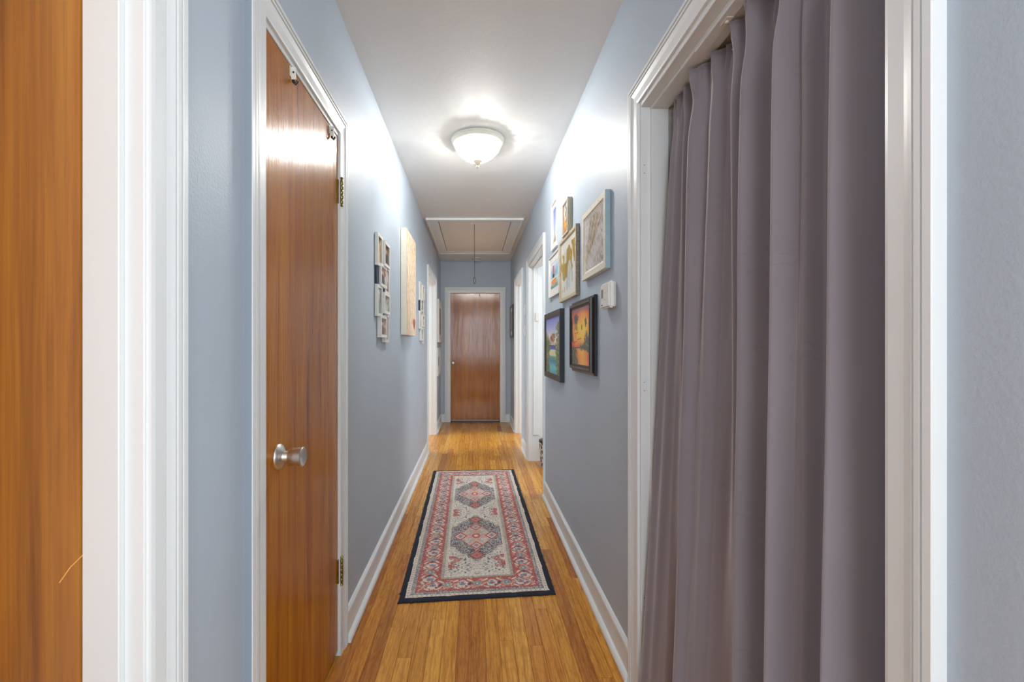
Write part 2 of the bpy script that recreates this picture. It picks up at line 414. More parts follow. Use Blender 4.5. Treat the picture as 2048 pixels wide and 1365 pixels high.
# door 2: closet door on the left, hinged at its far edge
d2 = empty('door_2', ML(1.45, 0, 0), 'narrow glossy amber closet door with steel knob on the left', None, 'structure')
jambs(ML, 'd2', d2, -.040, -.06); casing(ML, 1.039, 1.828, ZT, .074, d2, w0=.090, side_mat=M['rim_blue'])
pn = bbox_obj('door_panel', ML, 1.1365, 1.7495, .022, 1.997, -.036, -.001, M['door_closet'], d2)
knob(ML, 1.2187, .90, -.001, pn)
for zc in (1.790, .327):
    hg = bbox_obj('hinge', ML, 1.744, 1.7585, zc-.045, zc+.045, -.0005, .0035, M['brass'], d2, .0006)
    bm = bmesh.new()
    for i in range(5):
        z0 = zc-.045+i*.018; lathe_z(bm, [(z0, 0), (z0, .0052), (z0+.001, .0058), (z0+.0165, .0058), (z0+.0175, .0052), (z0+.0175, 0)], -DL+.0125, 1.757, 12)
    mesh_obj('hinge_barrel', bm, M['brass'], hg, True)
    for sg in (1, -1):
        bm = bmesh.new(); zz = zc+sg*.0455
        pr = [(0, 0), (0, .0035), (.002, .0028), (.004, .005), (.0075, .0062), (.011, .0045), (.0125, 0)]
        lathe_z(bm, [(zz+sg*a, r) for a, r in pr], -DL+.0125, 1.757, 12); mesh_obj('finial', bm, M['brass'], hg, True)

# door 3: open doorway past the gallery, right
d3 = empty('door_3', MR(4.2, 0, 0), 'white cased open doorway just past the picture gallery', None, 'structure')
jambs(MR, 'd3', d3, -.045, -.1, stop_bottom=.27); casing(MR, 3.600, 4.768, ZT, .074, d3)
# door 4: curtained doorway, right
d4 = empty('door_4', MR(1.07, 0, 0), 'white cased doorway on the right closed off with drapes', None, 'structure')
jambs(MR, 'd4', d4); casing(MR, .5395, 1.612, ZT, .072, d4)
for zc in (1.790, 1.06, .335):
    pl = bbox_obj('hinge_patch', MR, 1.5275, 1.5292, zc-.028, zc+.028, -.018, -.002, M['trim'], d4, .0004)
    bm = bmesh.new()
    for dz in (-.014, .014):
        box(bm, DR+.009, DR+.0115, 1.5268, 1.528, zc+dz-.0012, zc+dz+.0012)
    mesh_obj('screw_hole', bm, M['cord'], pl)
hp = bbox_obj('head_filler', MR, .75, 1.22, 1.9835, 1.9885, -.060, -.031, M['trim'], d4, .0006)
bbox_obj('latch_plate', MR, 1.085, 1.115, 1.9815, 1.984, -.058, -.042, M['white_plastic'], hp, .0005)
bm = bmesh.new(); lathe_z(bm, [(1.982, .0), (1.982, .0045), (1.978, .0045), (1.977, .003), (1.977, 0)], DR+.050, 1.10, 14); mesh_obj('ball_catch', bm, M['white_plastic'], hp, True)
# door 5 and 6: open doorways near the far end
d5 = empty('door_5', ML(5.6, 0, 0), 'white cased open doorway near the far end, left wall', None, 'structure')
jambs(ML, 'd5', d5, -.045, -.1); casing(ML, 5.030, 6.130, ZT, .074, d5)
d6 = empty('door_6', MR(5.75, 0, 0), 'white cased open doorway near the far end, right wall', None, 'structure')
jambs(MR, 'd6', d6, -.045, -.1); casing(MR, 5.250, 6.230, ZT, .074, d6)
# end door
de = empty('door_7', ME(0, 0, 0), 'red brown flush door at the end of the hall', None, 'structure')
jambs(ME, 'de', de, -.05, -.07); casing(ME, -.4625, .4805, ZT, .086, de)
pn = bbox_obj('door_panel', ME, -.368, .393, .052, 1.996, -.045, -.010, M['door_end'], de)
knob(ME, -.323, .924, -.010, pn, .82)
bm = bmesh.new(); box(bm, -.369, .394, YE-.03, YE+.06, 0, .022); bmesh.ops.bevel(bm, geom=bm.edges[:], offset=.006, segments=2, affect='EDGES')
mesh_obj('threshold', bm, M['threshold'], de)
bbox_obj('door_sweep', ME, -.366, .391, .026, .051, -.03, -.014, M['door_end'], de, .002)

# baseboards
def baseboard(name, Mp, u0, u1, label):
    root = empty(name, Mp((u0+u1)/2, 0, 0), label, None, 'structure')
    bm = bmesh.new(); pr = [(0,0),(.012,0),(.012,.098),(.010,.101),(.014,.104),(.013,.112),(.006,.121),(0,.124)]
    loft(bm, [[Mp(u, z, n) for n, z in pr] for u in (u0, u1)]); mesh_obj('board', bm, M['trim'], root)
    bm = bmesh.new(); pr = [(.0121,0.001),(.029,0.001),(.029,.006),(.026,.014),(.020,.020),(.0121,.023)]
    loft(bm, [[Mp(u, z, n) for n, z in pr] for u in (u0, u1)]); mesh_obj('shoe_moulding', bm, M['trim'], root)
baseboard('baseboard_left', ML, 1.829, 5.029, 'white baseboard under the collage frames on the left wall')
baseboard('baseboard_left_near', ML, .809, 1.038, 'white baseboard between the two near left doors')
baseboard('baseboard_left_far', ML, 6.131, YE-.001, 'short white baseboard at the far left corner')
baseboard('baseboard_right', MR, 1.613, 3.599, 'white baseboard under the gallery on the right wall')
baseboard('baseboard_right_middle', MR, 4.769, 5.249, 'short white baseboard under the two wall switches')
baseboard('baseboard_right_far', MR, 6.231, YE-.001, 'short white baseboard at the far right corner')
baseboard('baseboard_end_left', ME, -DL+.013, -.4635, 'tiny white baseboard left of the end door')
baseboard('baseboard_end_right', ME, .4815, DR-.013, 'tiny white baseboard right of the end door')

# ------------------------------------------------------------------ ceiling things
LX, LY = .020, 2.88
lamp = empty('ceiling_light', (LX, LY, ZC), 'round flush ceiling light with cut glass bowl and cream rim, lit', 'light')
bm = bmesh.new(); lathe_z(bm, [(ZC-.001, 0), (ZC-.001, .163), (ZC-.006, .167), (ZC-.012, .164), (ZC-.016, .166), (ZC-.024, .160), (ZC-.032, .155), (ZC-.034, .148), (ZC-.020, .146), (ZC-.012, .14), (ZC-.012, 0)], LX, LY, 64)
mesh_obj('canopy', bm, plain('cream_metal', (.80, .76, .66, 1), .45), lamp, True)
bm = bmesh.new(); rings = []; NS, NR = 360, 72
for i in range(NR+1):
    t = i/NR; a = t*PI/2
    r = .147*math.cos(a)**1.12 if i < NR else .006
    z = ZC-.030-.112*math.sin(a)**1.15
    ring = []
    for k in range(NS):
        th = 2*PI*k/NS
        d = .0026*(math.cos(14*(th+1.5*t))*math.cos(14*(th-1.5*t)))*min(1, (1-t)*4)
        ring.append((LX+(r+d)*math.cos(th), LY+(r+d)*math.sin(th), z+d))
    rings.append(ring)
loft(bm, rings, True, False); gb = mesh_obj('glass_bowl', bm, M['bowl'], lamp, True)
ca = gb.data.color_attributes.new('Col', 'FLOAT_COLOR', 'POINT')
for i, v in enumerate(gb.data.vertices):
    q = v.co+world_loc(lamp)-Vector((LX, LY, 0)); th = math.atan2(q.y, q.x); t = (i//NS)/NR
    g = min(abs(math.cos(14*(th+1.5*t))), abs(math.cos(14*(th-1.5*t))))
    k = .03+.97*min(1, g/.75)**2; ca.data[i].color = (k, k*.97, k*.90, 1)
bm = bmesh.new(); lathe_z(bm, [(2.374, 0), (2.374, .027), (2.368, .030), (2.358, .026), (2.347, .016), (2.338, .009), (2.334, .005), (2.331, .009), (2.325, .010), (2.318, .006), (2.315, 0)], LX, LY, 24)
mesh_obj('finial', bm, plain('cream_finial', (.62, .54, .42, 1), .35), lamp, True)
bulbm = emis('bulb_glow', (.96, .965, .98, 1), LAMP/(2*4*PI*.026**2*PI)*1.0)
for sx, sy in ((.062, -.015), (-.060, .02)):
    bm = bmesh.new(); bmesh.ops.create_uvsphere(bm, u_segments=20, v_segments=14, radius=.026)
    bmesh.ops.scale(bm, vec=(1.35, 1, 1), verts=bm.verts[:]); bmesh.ops.translate(bm, verts=bm.verts[:], vec=(LX+sx, LY+sy, ZC-.047))
    mesh_obj('bulb', bm, bulbm, lamp, True)
    bm = bmesh.new(); tube(bm, [(LX+sx*.05, LY+sy, ZC-.045), (LX+sx*.5, LY+sy, ZC-.047)], .014, 12); mesh_obj('socket', bm, M['white_plastic'], lamp, True)

# attic hatch
MC = lambda u, v, n: (u, v, ZC-n)
ah = empty('attic_hatch', (0, 5.54, ZC), 'white framed pull-down attic hatch in the ceiling', 'hatch')
u0, u1, v0, v1 = -.500, .505, 4.66, 6.42
PC = [(0,0),(0,.020),(.004,.022),(.016,.022),(.020,.016),(.085,.014),(.095,.009),(.118,.007),(.118,0)]
cs = [(u0,v0,1,1),(u1,v0,-1,1),(u1,v1,-1,-1),(u0,v1,1,-1)]
for i in range(4):
    bm = bmesh.new(); rr = []
    for (cu, cv, su, sv) in (cs[i], cs[(i+1) % 4]): rr.append([MC(cu+su*d, cv+sv*d, t) for d, t in PC])
    loft(bm, rr); mesh_obj('casing', bm, M['trim'], ah)
bbox_obj('reveal_gap', lambda u, z, n: MC(u, z, n), u0+.116, u1-.116, v0+.116, v1-.116, 0, .001, M['cord'], ah, 0)
hp = bbox_obj('hatch_panel', lambda u, z, n: MC(u, z, n), u0+.124, u1-.124, v0+.124, v1-.124, .001, .006, M['ceiling'], ah, .001)
bm = bmesh.new(); lathe_z(bm, [(ZC-.006, 0), (ZC-.006, .016), (ZC-.010, .015), (ZC-.014, .006), (ZC-.020, .005), (ZC-.022, 0)], -.028, 4.88, 16)
mesh_obj('cord_rosette', bm, M['steel'], hp, True)
for sx in (-.2, .24):
    bm = bmesh.new(); box(bm, sx-.03, sx+.03, 6.27, 6.292, ZC-.009, ZC-.006); mesh_obj('hinge', bm, M['trim'], hp)
bm = bmesh.new(); pts = [(-.002, 4.885, ZC-.003), (-.001, 4.885, 2.3), (0, 4.885, 2.05), (0, 4.885, 1.925)]
tube(bm, pts, .0028, 6); cord = mesh_obj('pull_cord', bm, M['cord'], None, True, loc=(0, 4.885, 2.49))
tag(cord, 'thin dark pull cord with a loop hanging from the attic hatch', 'cord')
bm = bmesh.new(); tube(bm, [(.011*math.sin(a), 4.885, 1.890+.036*math.cos(a)) for a in [2*PI*i/20 for i in range(21)]], .0032, 6)
mesh_obj('loop', bm, M['cord'], cord, True)

# smoke detector
sd = empty('smoke_detector', (.035, 6.78, ZC), 'round white smoke detector on ceiling beyond the attic hatch', 'smoke detector')
bm = bmesh.new(); lathe_z(bm, [(ZC-.0005, 0), (ZC-.0005, .070), (ZC-.014, .070), (ZC-.018, .066), (ZC-.018, 0)], .035, 6.78, 32); mesh_obj('mounting_plate', bm, M['white_plastic'], sd, True)
bm = bmesh.new(); lathe_z(bm, [(ZC-.018, 0), (ZC-.018, .058), (ZC-.034, .054), (ZC-.042, .044), (ZC-.044, 0)], .035, 6.78, 32); mesh_obj('cover', bm, M['white_plastic'], sd, True)
for k in range(5):
    bm = bmesh.new(); a = -.05+k*.02; box(bm, .035+a*1.2-.006, .035+a*1.2+.006, 6.72+abs(a)*.2, 6.735+abs(a)*.2, ZC-.036, ZC-.026); mesh_obj('vent_slot', bm, M['cord'], sd)

# ------------------------------------------------------------------ pictures
def colour_grid(name, Mp, u0, u1, z0, z1, n, fn, mat, parent, nu=60, nz=80, flip=False):
    """flat printed sheet; fn(a,b)->rgb linear, a 0..1 from picture-left to right as seen, b 0..1 bottom to top"""
    U, Z = np.meshgrid(np.linspace(0, 1, nu+1), np.linspace(0, 1, nz+1))
    col = fn(1-U if flip else U, Z)
    pts = np.array([Mp(u0+(u1-u0)*a, z0+(z1-z0)*b, n) for a, b in zip(U.ravel(), Z.ravel())])-np.array(world_loc(parent))
    idx = np.arange((nu+1)*(nz+1)).reshape(nz+1, nu+1)
    q = np.stack([idx[:-1, :-1], idx[:-1, 1:], idx[1:, 1:], idx[1:, :-1]], -1).reshape(-1, 4)
    me = bpy.data.meshes.new(name); me.from_pydata(pts.tolist(), [], q.tolist())
    at = me.color_attributes.new('Col', 'FLOAT_COLOR', 'POINT')
    rgba = np.ones((pts.shape[0], 4)); rgba[:, :3] = np.clip(col.reshape(-1, 3), 0, 1); at.data.foreach_set('color', rgba.ravel())
    me.materials.append(mat); o = bpy.data.objects.new(name, me); C.objects.link(o); o.parent = parent; return o
def vn(a, b, s, seed=0):                                  # smooth value noise
    r = np.random.default_rng(seed); g = r.random((64, 64)); x = a*s[0]; y = b*s[1]
    i = np.floor(x).astype(int); j = np.floor(y).astype(int); fx = x-i; fy = y-j; fx = fx*fx*(3-2*fx); fy = fy*fy*(3-2*fy)
    G = lambda p, q: g[p % 64, q % 64]
    return (G(i,j)*(1-fx)+G(i+1,j)*fx)*(1-fy)+(G(i,j+1)*(1-fx)+G(i+1,j+1)*fx)*fy
def L3(r, g, b): return np.array(lin(r, g, b)[:3])
def put(c, m, col):
    m = np.clip(m, 0, 1)[..., None]; return c*(1-m)+col*m
def grad(t, stops):
    out = np.zeros(t.shape+(3,)); p = [s[0] for s in stops]
    for k in range(3): out[..., k] = np.interp(t, p, [s[1][k] for s in stops])
    return out
st = lambda x, w=.01: 1/(1+np.exp(-np.clip(x/w, -40, 40)))

def art_beach(a, b):
    c = grad(b, [(0, L3(50,175,195)), (.12, L3(110,215,220)), (.22, L3(20,130,165)), (.3, L3(90,180,160)), (.33, L3(235,228,180)), (.42, L3(240,232,190)), (.425, L3(90,160,220)), (.50, L3(20,50,170)), (.51, L3(250,232,215)), (.64, L3(240,238,240)), (.82, L3(170,180,235)), (1, L3(95,110,205))])
    sea = (b > .43)*(b < .505); c = put(c, sea*.8, L3(22, 60, 180))
    n1 = vn(a, b, (18, 30), 3); n2 = vn(a, b, (30, 50), 4)
    lft = st(.33-.10*np.sin(b*7)-a+.15*(n1-.5), .015)*(b < .78)*st(.75-b-.5*a, .02)
    rgt = st(a-.74-.05*np.sin(b*9+1)+.2*(n1-.5), .015)*(b < .9)
    g = grad(n2, [(0, L3(20,50,25)), (.4, L3(50,95,45)), (.65, L3(120,150,80)), (.85, L3(190,120,90)), (1, L3(230,215,170))])
    c = c*(1-lft[..., None])+g*lft[..., None]; c = c*(1-rgt[..., None])+g*rgt[..., None]
    trunk = np.exp(-((a-.44-.02*np.sin(b*20))/.018)**2)*(b > .49)*(b < .63)+np.exp(-((a-.54)/.016)**2)*(b > .49)*(b < .66)
    c = put(c, trunk, L3(110, 60, 30))
    for (x, y) in ((.42, .63), (.56, .66), (.5, .60)):
        d = np.hypot((a-x)/.13, (b-y)/.05); c = put(c, st(.95-d+.9*(n2-.5), .08), grad(n1, [(0, L3(90,50,25)), (1, L3(190,120,60))]))
    return c
def art_sunset(a, b):
    n1 = vn(a, b, (12, 16), 8); n2 = vn(a, b, (34, 44), 9); n3 = vn(a, b, (5, 7), 12)
    c = grad(np.clip(np.hypot((a-.62)/.8, (b-.62)/.45)+.3*(n1-.5), 0, 1.2), [(0, L3(255,225,40)), (.4, L3(250,180,20)), (.75, L3(235,95,20)), (1.0, L3(205,55,20)), (1.2, L3(120,60,70))])
    c = put(c, st(b-.93, .02)*.7, L3(70, 75, 100))
    c = put(c, (b < .30)*st(a-.35+.3*b, .03), grad(np.abs(a-.62)*2+.3*n3, [(0, L3(255,215,40)), (.5, L3(250,150,25)), (1, L3(215,70,25))]))
    c = put(c, (b > .285)*(b < .31), L3(30, 40, 25))
    dark = L3(22, 24, 14)
    m = st(.26+.62*np.clip(a-.40, 0, .5)+.16*(n1-.5)+.08*(n2-.5)-b, .012)*st(b-.25+.10*(a-.5)-.05*n1, .01)*st(a-.44+.1*(n1-.5), .02)
    fol = grad(n2, [(0, L3(12,16,8)), (.5, L3(40,60,22)), (.72, L3(80,90,40)), (.85, L3(215,130,120)), (1, L3(240,235,225))])
    c = c*(1-m[..., None])+fol*m[..., None]
    m = st(.34-a-.5*(b-.1)+.15*(n1-.5), .02)*(b < .30); c = c*(1-m[..., None])+fol*m[..., None]
    c = put(c, st(.09-a+.09*(n1-.5), .01)*(b > .4)*(b < .85), dark)
    for (x, y0, y1) in ((.22, .62, .78), (.31, .6, .78), (.8, .66, .8), (.6, .6, .7)):
        c = put(c, (np.abs(a-x) < .022)*(b > y0)*(b < y1), dark)
    d = np.hypot((a-.27)/.14, (b-.82)/.085); c = put(c, st(1-d+.8*(n2-.5), .05), dark)
    d = np.hypot((a-.8)/.06, (b-.74)/.08); c = put(c, st(1-d+.8*(n2-.5), .05)*.8, dark)
    for (x, y) in ((.2, .4), (.45, .45), (.28, .56)): c = put(c, (np.abs(b-y-.1*(a-x)) < .006)*(np.abs(a-x) < .12), dark)
    return c
def art_wheat(a, b):
    n1 = vn(a, b, (10, 14), 21); n2 = vn(a+b*.7, b-a*.5, (26, 8), 22)
    c = grad(n2*.5+n1*.5, [(0, L3(140,128,120)), (.45, L3(200,192,190)), (1, L3(228,226,228))])
    for (x0, y0, ang, w) in ((.02,.18,.9,.022), (.05,.14,.8,.014), (.0,.22,1.05,.014), (.1,.25,.55,.012), (.0,.1,.7,.012)):
        dx = a-x0; dy = b-y0; along = dx*math.cos(ang)+dy*math.sin(ang); ac = -dx*math.sin(ang)+dy*math.cos(ang)-.12*along**2
        c = put(c, np.exp(-(ac/(w*(1+1.6*along)))**2)*(along > 0)*(along < 1.0)*(.65+.6*n2), grad(n1, [(0, L3(112,88,34)), (1, L3(200,176,116))]))
    c = put(c, (n2 > .80)*.6, L3(130, 110, 105)); return c
def art_map(a, b):
    n1 = vn(a, b, (9, 9), 31); c = np.ones(a.shape+(3,))*L3(228, 226, 216)
    d = np.hypot((a-.40)/.36, (b-.56)/.29)+.5*(n1-.5)
    gold = grad(vn(a, b, (30, 30), 32), [(0, L3(160,132,50)), (1, L3(190,160,80))])
    m = st(1-d, .015)*(1-st(.07-np.abs(a-.30-.1*(b-.6)), .01)*(b > .6)); c = c*(1-m[..., None])+gold*m[..., None]
    m = st(.05+.18*(b-.55)-np.abs(a-.86+.25*(b-.7)), .01)*(b > .5)*(b < .9); c = put(c, m, gold)
    d = np.hypot((a-.56)/.13, (b-.37)/.22)+.6*(n1-.5); c = put(c, st(1-d, .03)*.85, L3(205, 210, 205))
    c = put(c, np.exp(-((a-.42)/.03)**2)*(b > .12)*(b < .4)*.7, L3(120, 165, 180)); c = put(c, np.exp(-((a-.74)/.025)**2)*(b > .2)*(b < .38)*.7, L3(120, 165, 180))
    c = put(c, np.exp(-((a-.24)/.03)**2)*(b > .09)*(b < .2)*.8, gold); c = put(c, np.exp(-((a-.12)/.02)**2)*(b > .1)*(b < .16)*.8, gold); return c
def art_tower(a, b):
    c = grad(b, [(0, L3(190,185,175)), (.25, L3(225,222,220)), (.5, L3(170,190,225)), (1, L3(95,100,175))])
    c = put(c, st(.04+.20*np.clip(.55-b, 0, 1)-np.abs(a-.5), .015)*(b < .86)*.75, L3(120, 115, 125))
    c = put(c, (b < .12)*.8*vn(a, b, (20, 20), 5), L3(120, 110, 90)); return c
def art_harbour(a, b):
    n = vn(a, b, (9, 14), 41); c = grad(b, [(0, L3(120,160,150)), (.3, L3(190,215,220)), (.6, L3(120,190,225)), (1, L3(232,236,240))])
    c = put(c, st(.10-np.abs(a-.38), .02)*(b > .45)*(b < .88), L3(225, 90, 50)); c = put(c, st(.13-np.abs(a-.37), .02)*(b > .42)*(b < .56), L3(60, 50, 70))
    c = put(c, st(1-np.hypot((a-.45)/.36, (b-.26)/.12)+.5*(n-.5), .05), L3(240, 150, 50)); c = put(c, (b < .14)*st(n-.5, .05), L3(90, 120, 110))
    c = put(c, (b > .36)*(b < .40)*.8, L3(245, 245, 240)); return c
def art_orange(a, b):
    n = vn(a, b, (8, 10), 51); c = grad(b, [(0, L3(235,160,60)), (.4, L3(245,180,70)), (.55, L3(235,225,205)), (1, L3(225,230,230))])
    c = put(c, st(n-.62, .04)*.8, L3(80, 85, 95)); c = put(c, np.exp(-((a-.6-.3*(b-.5))/.05)**2)*(b > .3)*(b < .8)*.9, L3(50, 55, 65))
    c = put(c, st(.16-a, .02)*st(n-.4, .1)*.8, L3(210, 110, 70)); return c
def art_trees(a, b):
    n = vn(a, b, (14, 40), 61); c = grad(n, [(0, L3(236,214,180)), (.6, L3(244,228,198)), (1, L3(250,240,216))])
    for i, x in enumerate((.04, .13, .27, .36, .50, .62, .75, .86, .96)):
        off = .018*np.sin(b*(13+i*3)+i)+.014*np.sin(b*37+i*2)
        c = put(c, np.exp(-((a-x-off)/.013)**2)*.85, L3(206, 128, 96))
    bark = st(.09-np.abs(((a*4.3) % 1)-.5)+.0, .02)*st(vn(a, b, (22, 90), 63)-.66, .03); c = put(c, bark*.8, L3(214, 140, 105))
    hx, hy = (a-.80)/.12, (b-.105)/.055
    c = put(c, st(1-(hx**2+(hy-.6*np.sqrt(np.abs(hx)))**2), .05), L3(178, 74, 50)); return c
def art_photo(seed):
    P = [((90,70,50),(200,170,120),(60,60,60)), ((150,90,70),(220,200,180),(50,60,80)), ((110,130,110),(190,200,190),(70,90,80)), ((180,150,110),(90,60,50),(210,200,180))][seed % 4]
    def f(a, b):
        n = vn(a, b, (4, 6), 70+seed); m = vn(a, b, (9, 12), 90+seed)
        c = grad(n, [(.2, L3(*P[2])), (.5, L3(*P[0])), (.85, L3(*P[1]))])
        c = put(c, st(1-np.hypot((a-.5)/.16, (b-.66)/.13), .1), L3(205, 160, 130)); c = put(c, st(1-np.hypot((a-.5)/.3, (b-.22)/.32)+.3*(m-.5), .08), L3(*P[(1+seed) % 3])); return c
    return f
def art_plain(a, b):
    n = vn(a, b, (5, 9), 44); return grad(n, [(0, L3(90,70,60)), (1, L3(170,150,130))])

def ring_frame(bm, Mp, u0, u1, z0, z1, prof):
    """prof: (inset d, height n); sweeps a mitred moulding around the rectangle"""
    c = [(u0,z0,1,1),(u1,z0,-1,1),(u1,z1,-1,-1),(u0,z1,1,-1)]
    R_ = [[bm.verts.new(Mp(cu+su*d, cz+sz*d, n)) for d, n in prof] for cu, cz, su, sz in c]
    m = len(prof)
    for i in range(4):
        for j in range(m):
            k = (j+1) % m
            bm.faces.new((R_[i][j], R_[i][k], R_[(i+1) % 4][k], R_[(i+1) % 4][j]))
def picture(name, Mp, u0, u1, z0, z1, t, bw, mat, art, label, cat='picture', inner=None, matw=0, side=None, flip=False, nu=60, nz=80, prof=None, artmat='art', group=None, side_near=True):
    root = empty(name, Mp((u0+u1)/2, (z0+z1)/2, 0), label, cat, None, group)
    bm = bmesh.new(); pr = prof or [(0, .001), (0, t-.001), (.001, t), (bw*.75, t), (bw, t-.004), (bw, .001)]
    ring_frame(bm, Mp, u0, u1, z0, z1, pr)
    fr = mesh_obj('frame', bm, mat, root)
    if side:                                               # outer edge in its own paint
        fr.data.materials.append(side); wl = world_loc(fr)
        for p in fr.data.polygons:
            if all(abs((fr.data.vertices[i].co+wl).y-u0) < 2e-4 for i in p.vertices): p.material_index = 1
    bbox_obj('backing', Mp, u0+bw*.6, u1-bw*.6, z0+bw*.6, z1-bw*.6, .001, max(.003, t-.010), M['white_frame'], root, 0)
    if matw:
        bm = bmesh.new(); ring_frame(bm, Mp, u0+bw*.95, u1-bw*.95, z0+bw*.95, z1-bw*.95, [(0, t-.0095), (0, t-.0075), (matw, t-.0075), (matw+.001, t-.0095)]); mesh_obj('mat_board', bm, M['white_frame'], root)
    e = bw*.95+matw
    colour_grid('print', Mp, u0+e, u1-e, z0+e, z1-e, t-.0088, art, M[artmat], root, nu, nz, flip)
    return root
# right wall: u grows away from the viewer, so picture-left (as seen facing the wall) is the far side
picture('picture_frame', MR, 1.870, 2.270, 1.517, 1.840, .024, .040, M['distressed'], art_wheat, 'large powder blue and distressed cream frame with pale grass print, above thermostat', flip=True, side=M['blue_frame'], nu=110, nz=90,
        prof=[(0,.001),(0,.023),(.001,.024),(.026,.024),(.028,.020),(.040,.015),(.040,.001)])
picture('picture_frame', MR, 2.420, 2.890, 1.466, 1.846, .022, .022, M['pale_wood'], art_map, 'pale wood frame with gold map and white horse print', flip=True, side=M['grey_wood'], nu=110, nz=90)
picture('picture_frame', MR, 2.600, 2.765, 1.848, 2.047, .030, .014, M['cream_frame'], art_orange, 'small deep box frame with orange and grey print, resting above the gold map', flip=True, side=M['khaki_side'])
picture('picture_frame', MR, 3.046, 3.262, 1.866, 2.193, .013, .012, M['white_frame'], art_tower, 'slim white frame with pale tower under violet sky, highest in gallery', flip=True, matw=.035)
picture('picture_frame', MR, 2.945, 3.350, 1.537, 1.832, .016, .014, M['white_frame'], art_harbour, 'white frame with orange and blue harbour print, under the tower picture', flip=True, matw=.045)
picture('picture_frame', MR, 2.830, 3.460, .964, 1.427, .029, .038, M['black_frame'], art_beach, 'black framed painting of blue lagoon between green banks', flip=True, side=M['black_frame_side'], nu=120, nz=100)
picture('picture_frame', MR, 2.070, 2.545, 1.057, 1.430, .034, .045, M['black_frame'], art_sunset, 'black moulded frame with fiery orange sunset painting', flip=True, side=M['black_frame_side'], nu=120, nz=100,
        prof=[(0,.001),(0,.013),(.003,.016),(.010,.017),(.014,.022),(.017,.032),(.022,.034),(.030,.033),(.036,.028),(.045,.023),(.045,.001)])
picture('picture_frame', MR, 6.50, 6.98, 1.307, 1.780, .020, .035, M['black_frame_side'], art_plain, 'dark frame on the right wall beside the end door', flip=True, matw=.06)
# left wall
picture('picture_frame', ML, 6.34, 6.96, 1.235, 1.840, .030, .060, M['cream_frame'], art_plain, 'tall cream frame on left wall beside the end door', matw=.05)
picture('picture_frame', ML, 6.32, 6.80, .764, 1.158, .018, .040, M['white_frame'], art_plain, 'white frame hung beneath the tall cream one at the far left', matw=.09)
# tree canvas
cv = empty('wall_canvas', ML(3.48, 1.65, 0), 'deep cream canvas of orange outlined tree trunks with a small red heart', 'canvas')
bbox_obj('stretcher_box', ML, 3.228, 3.736, 1.271, 2.032, .002, .0425, M['cream_frame'], cv, .002)
colour_grid('painted_face', ML, 3.229, 3.735, 1.272, 2.031, .0432, art_trees, M['art_matte'], cv, 120, 180)

# collage frames
def collage(dy, label, seed, grp='white multi photo collage frames'):
    root = empty('collage_frame', ML(2.55+dy, 1.5, 0), label, 'photo frame')
    cells = [(2.386,2.512,1.620,1.793,.019), (2.446,2.612,1.518,1.641,.024), (2.386,2.512,1.352,1.520,.019), (2.446,2.612,1.240,1.361,.024),
             (2.515,2.675,1.640,1.778,.030), (2.600,2.715,1.495,1.650,.018), (2.515,2.675,1.374,1.492,.030), (2.565,2.700,1.214,1.375,.018)]
    for i, (a, b, z0, z1, t) in enumerate(cells):
        a += dy; b += dy; bw = .016
        bm = bmesh.new(); ring_frame(bm, ML, a, b, z0, z1, [(0, .002), (0, t), (bw, t), (bw, .002)])
        fr = mesh_obj('photo_opening', bm, M['white_frame'], root)
        colour_grid('photo', ML, a+bw, b-bw, z0+bw, z1-bw, t-.006, art_photo(seed+i), M['art'], fr, 16, 20)
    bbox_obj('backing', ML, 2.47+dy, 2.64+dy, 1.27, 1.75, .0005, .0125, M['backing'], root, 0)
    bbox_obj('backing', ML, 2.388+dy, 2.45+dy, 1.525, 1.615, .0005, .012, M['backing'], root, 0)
collage(0, 'white collage of staggered photo frames nearest the closet door', 0)
collage(1.864, 'white collage of staggered photo frames beyond the tree canvas', 3)

# thermostat
th = empty('thermostat', MR(1.857, 1.40, 0), 'white wall thermostat below the powder blue frame', 'thermostat')
bbox_obj('back_plate', MR, 1.796, 1.918, 1.350, 1.452, .0005, .010, M['white_plastic'], th, .004, 3)
bm = bmesh.new(); fs = mb(bm, MR, 1.790, 1.924, 1.346, 1.456, .010, .030)
for v in bm.verts:
    if v.co.x < DR-.02: v.co.y = 1.857+(v.co.y-1.857)*.93; v.co.z = 1.401+(v.co.z-1.401)*.93
bmesh.ops.bevel(bm, geom=bm.edges[:], offset=.006, segments=3, affect='EDGES'); tb = mesh_obj('body', bm, M['white_plastic'], th, True)
bbox_obj('display', MR, 1.875, 1.905, 1.392, 1.428, .0298, .0306, M['lcd'], th, 0)
for z in (1.385, 1.415): bbox_obj('button', MR, 1.838, 1.848, z-.005, z+.005, .0295, .0318, M['cream_frame'], th, .001)
for u in (1.885, 1.898): bbox_obj('slider', MR, u-.003, u+.003, 1.360, 1.366, .0295, .0316, M['lcd'], th, .0005)

# light switches
for z, lab in ((1.585, 'white wall switch between far right doorways, upper one'), (1.355, 'white wall switch between far right doorways, lower one')):
    s = empty('light_switch', MR(5.0, z, 0), lab, 'switch', None, 'wall switches between the right doorways')
    bbox_obj('cover_plate', MR, 4.965, 5.035, z-.0575, z+.0575, .0005, .007, M['white_plastic'], s, .002)
    bm = bmesh.new(); mb(bm, MR, 4.994, 5.006, z-.006, z+.014, .007, .020); bmesh.ops.bevel(bm, geom=bm.edges[:], offset=.002, segments=1, affect='EDGES'); mesh_obj('toggle', bm, M['white_plastic'], s)
# alarm contact on the far jamb of door 3
sb = bbox_obj('sensor_box', lambda u, z, n: (u, 4.6779-n, z), .628, .660, 1.440, 1.530, .0, .012, M['white_plastic'], None, .003, 2)
tag(sb, 'small white sensor box on the jamb of the doorway past the gallery', 'sensor')
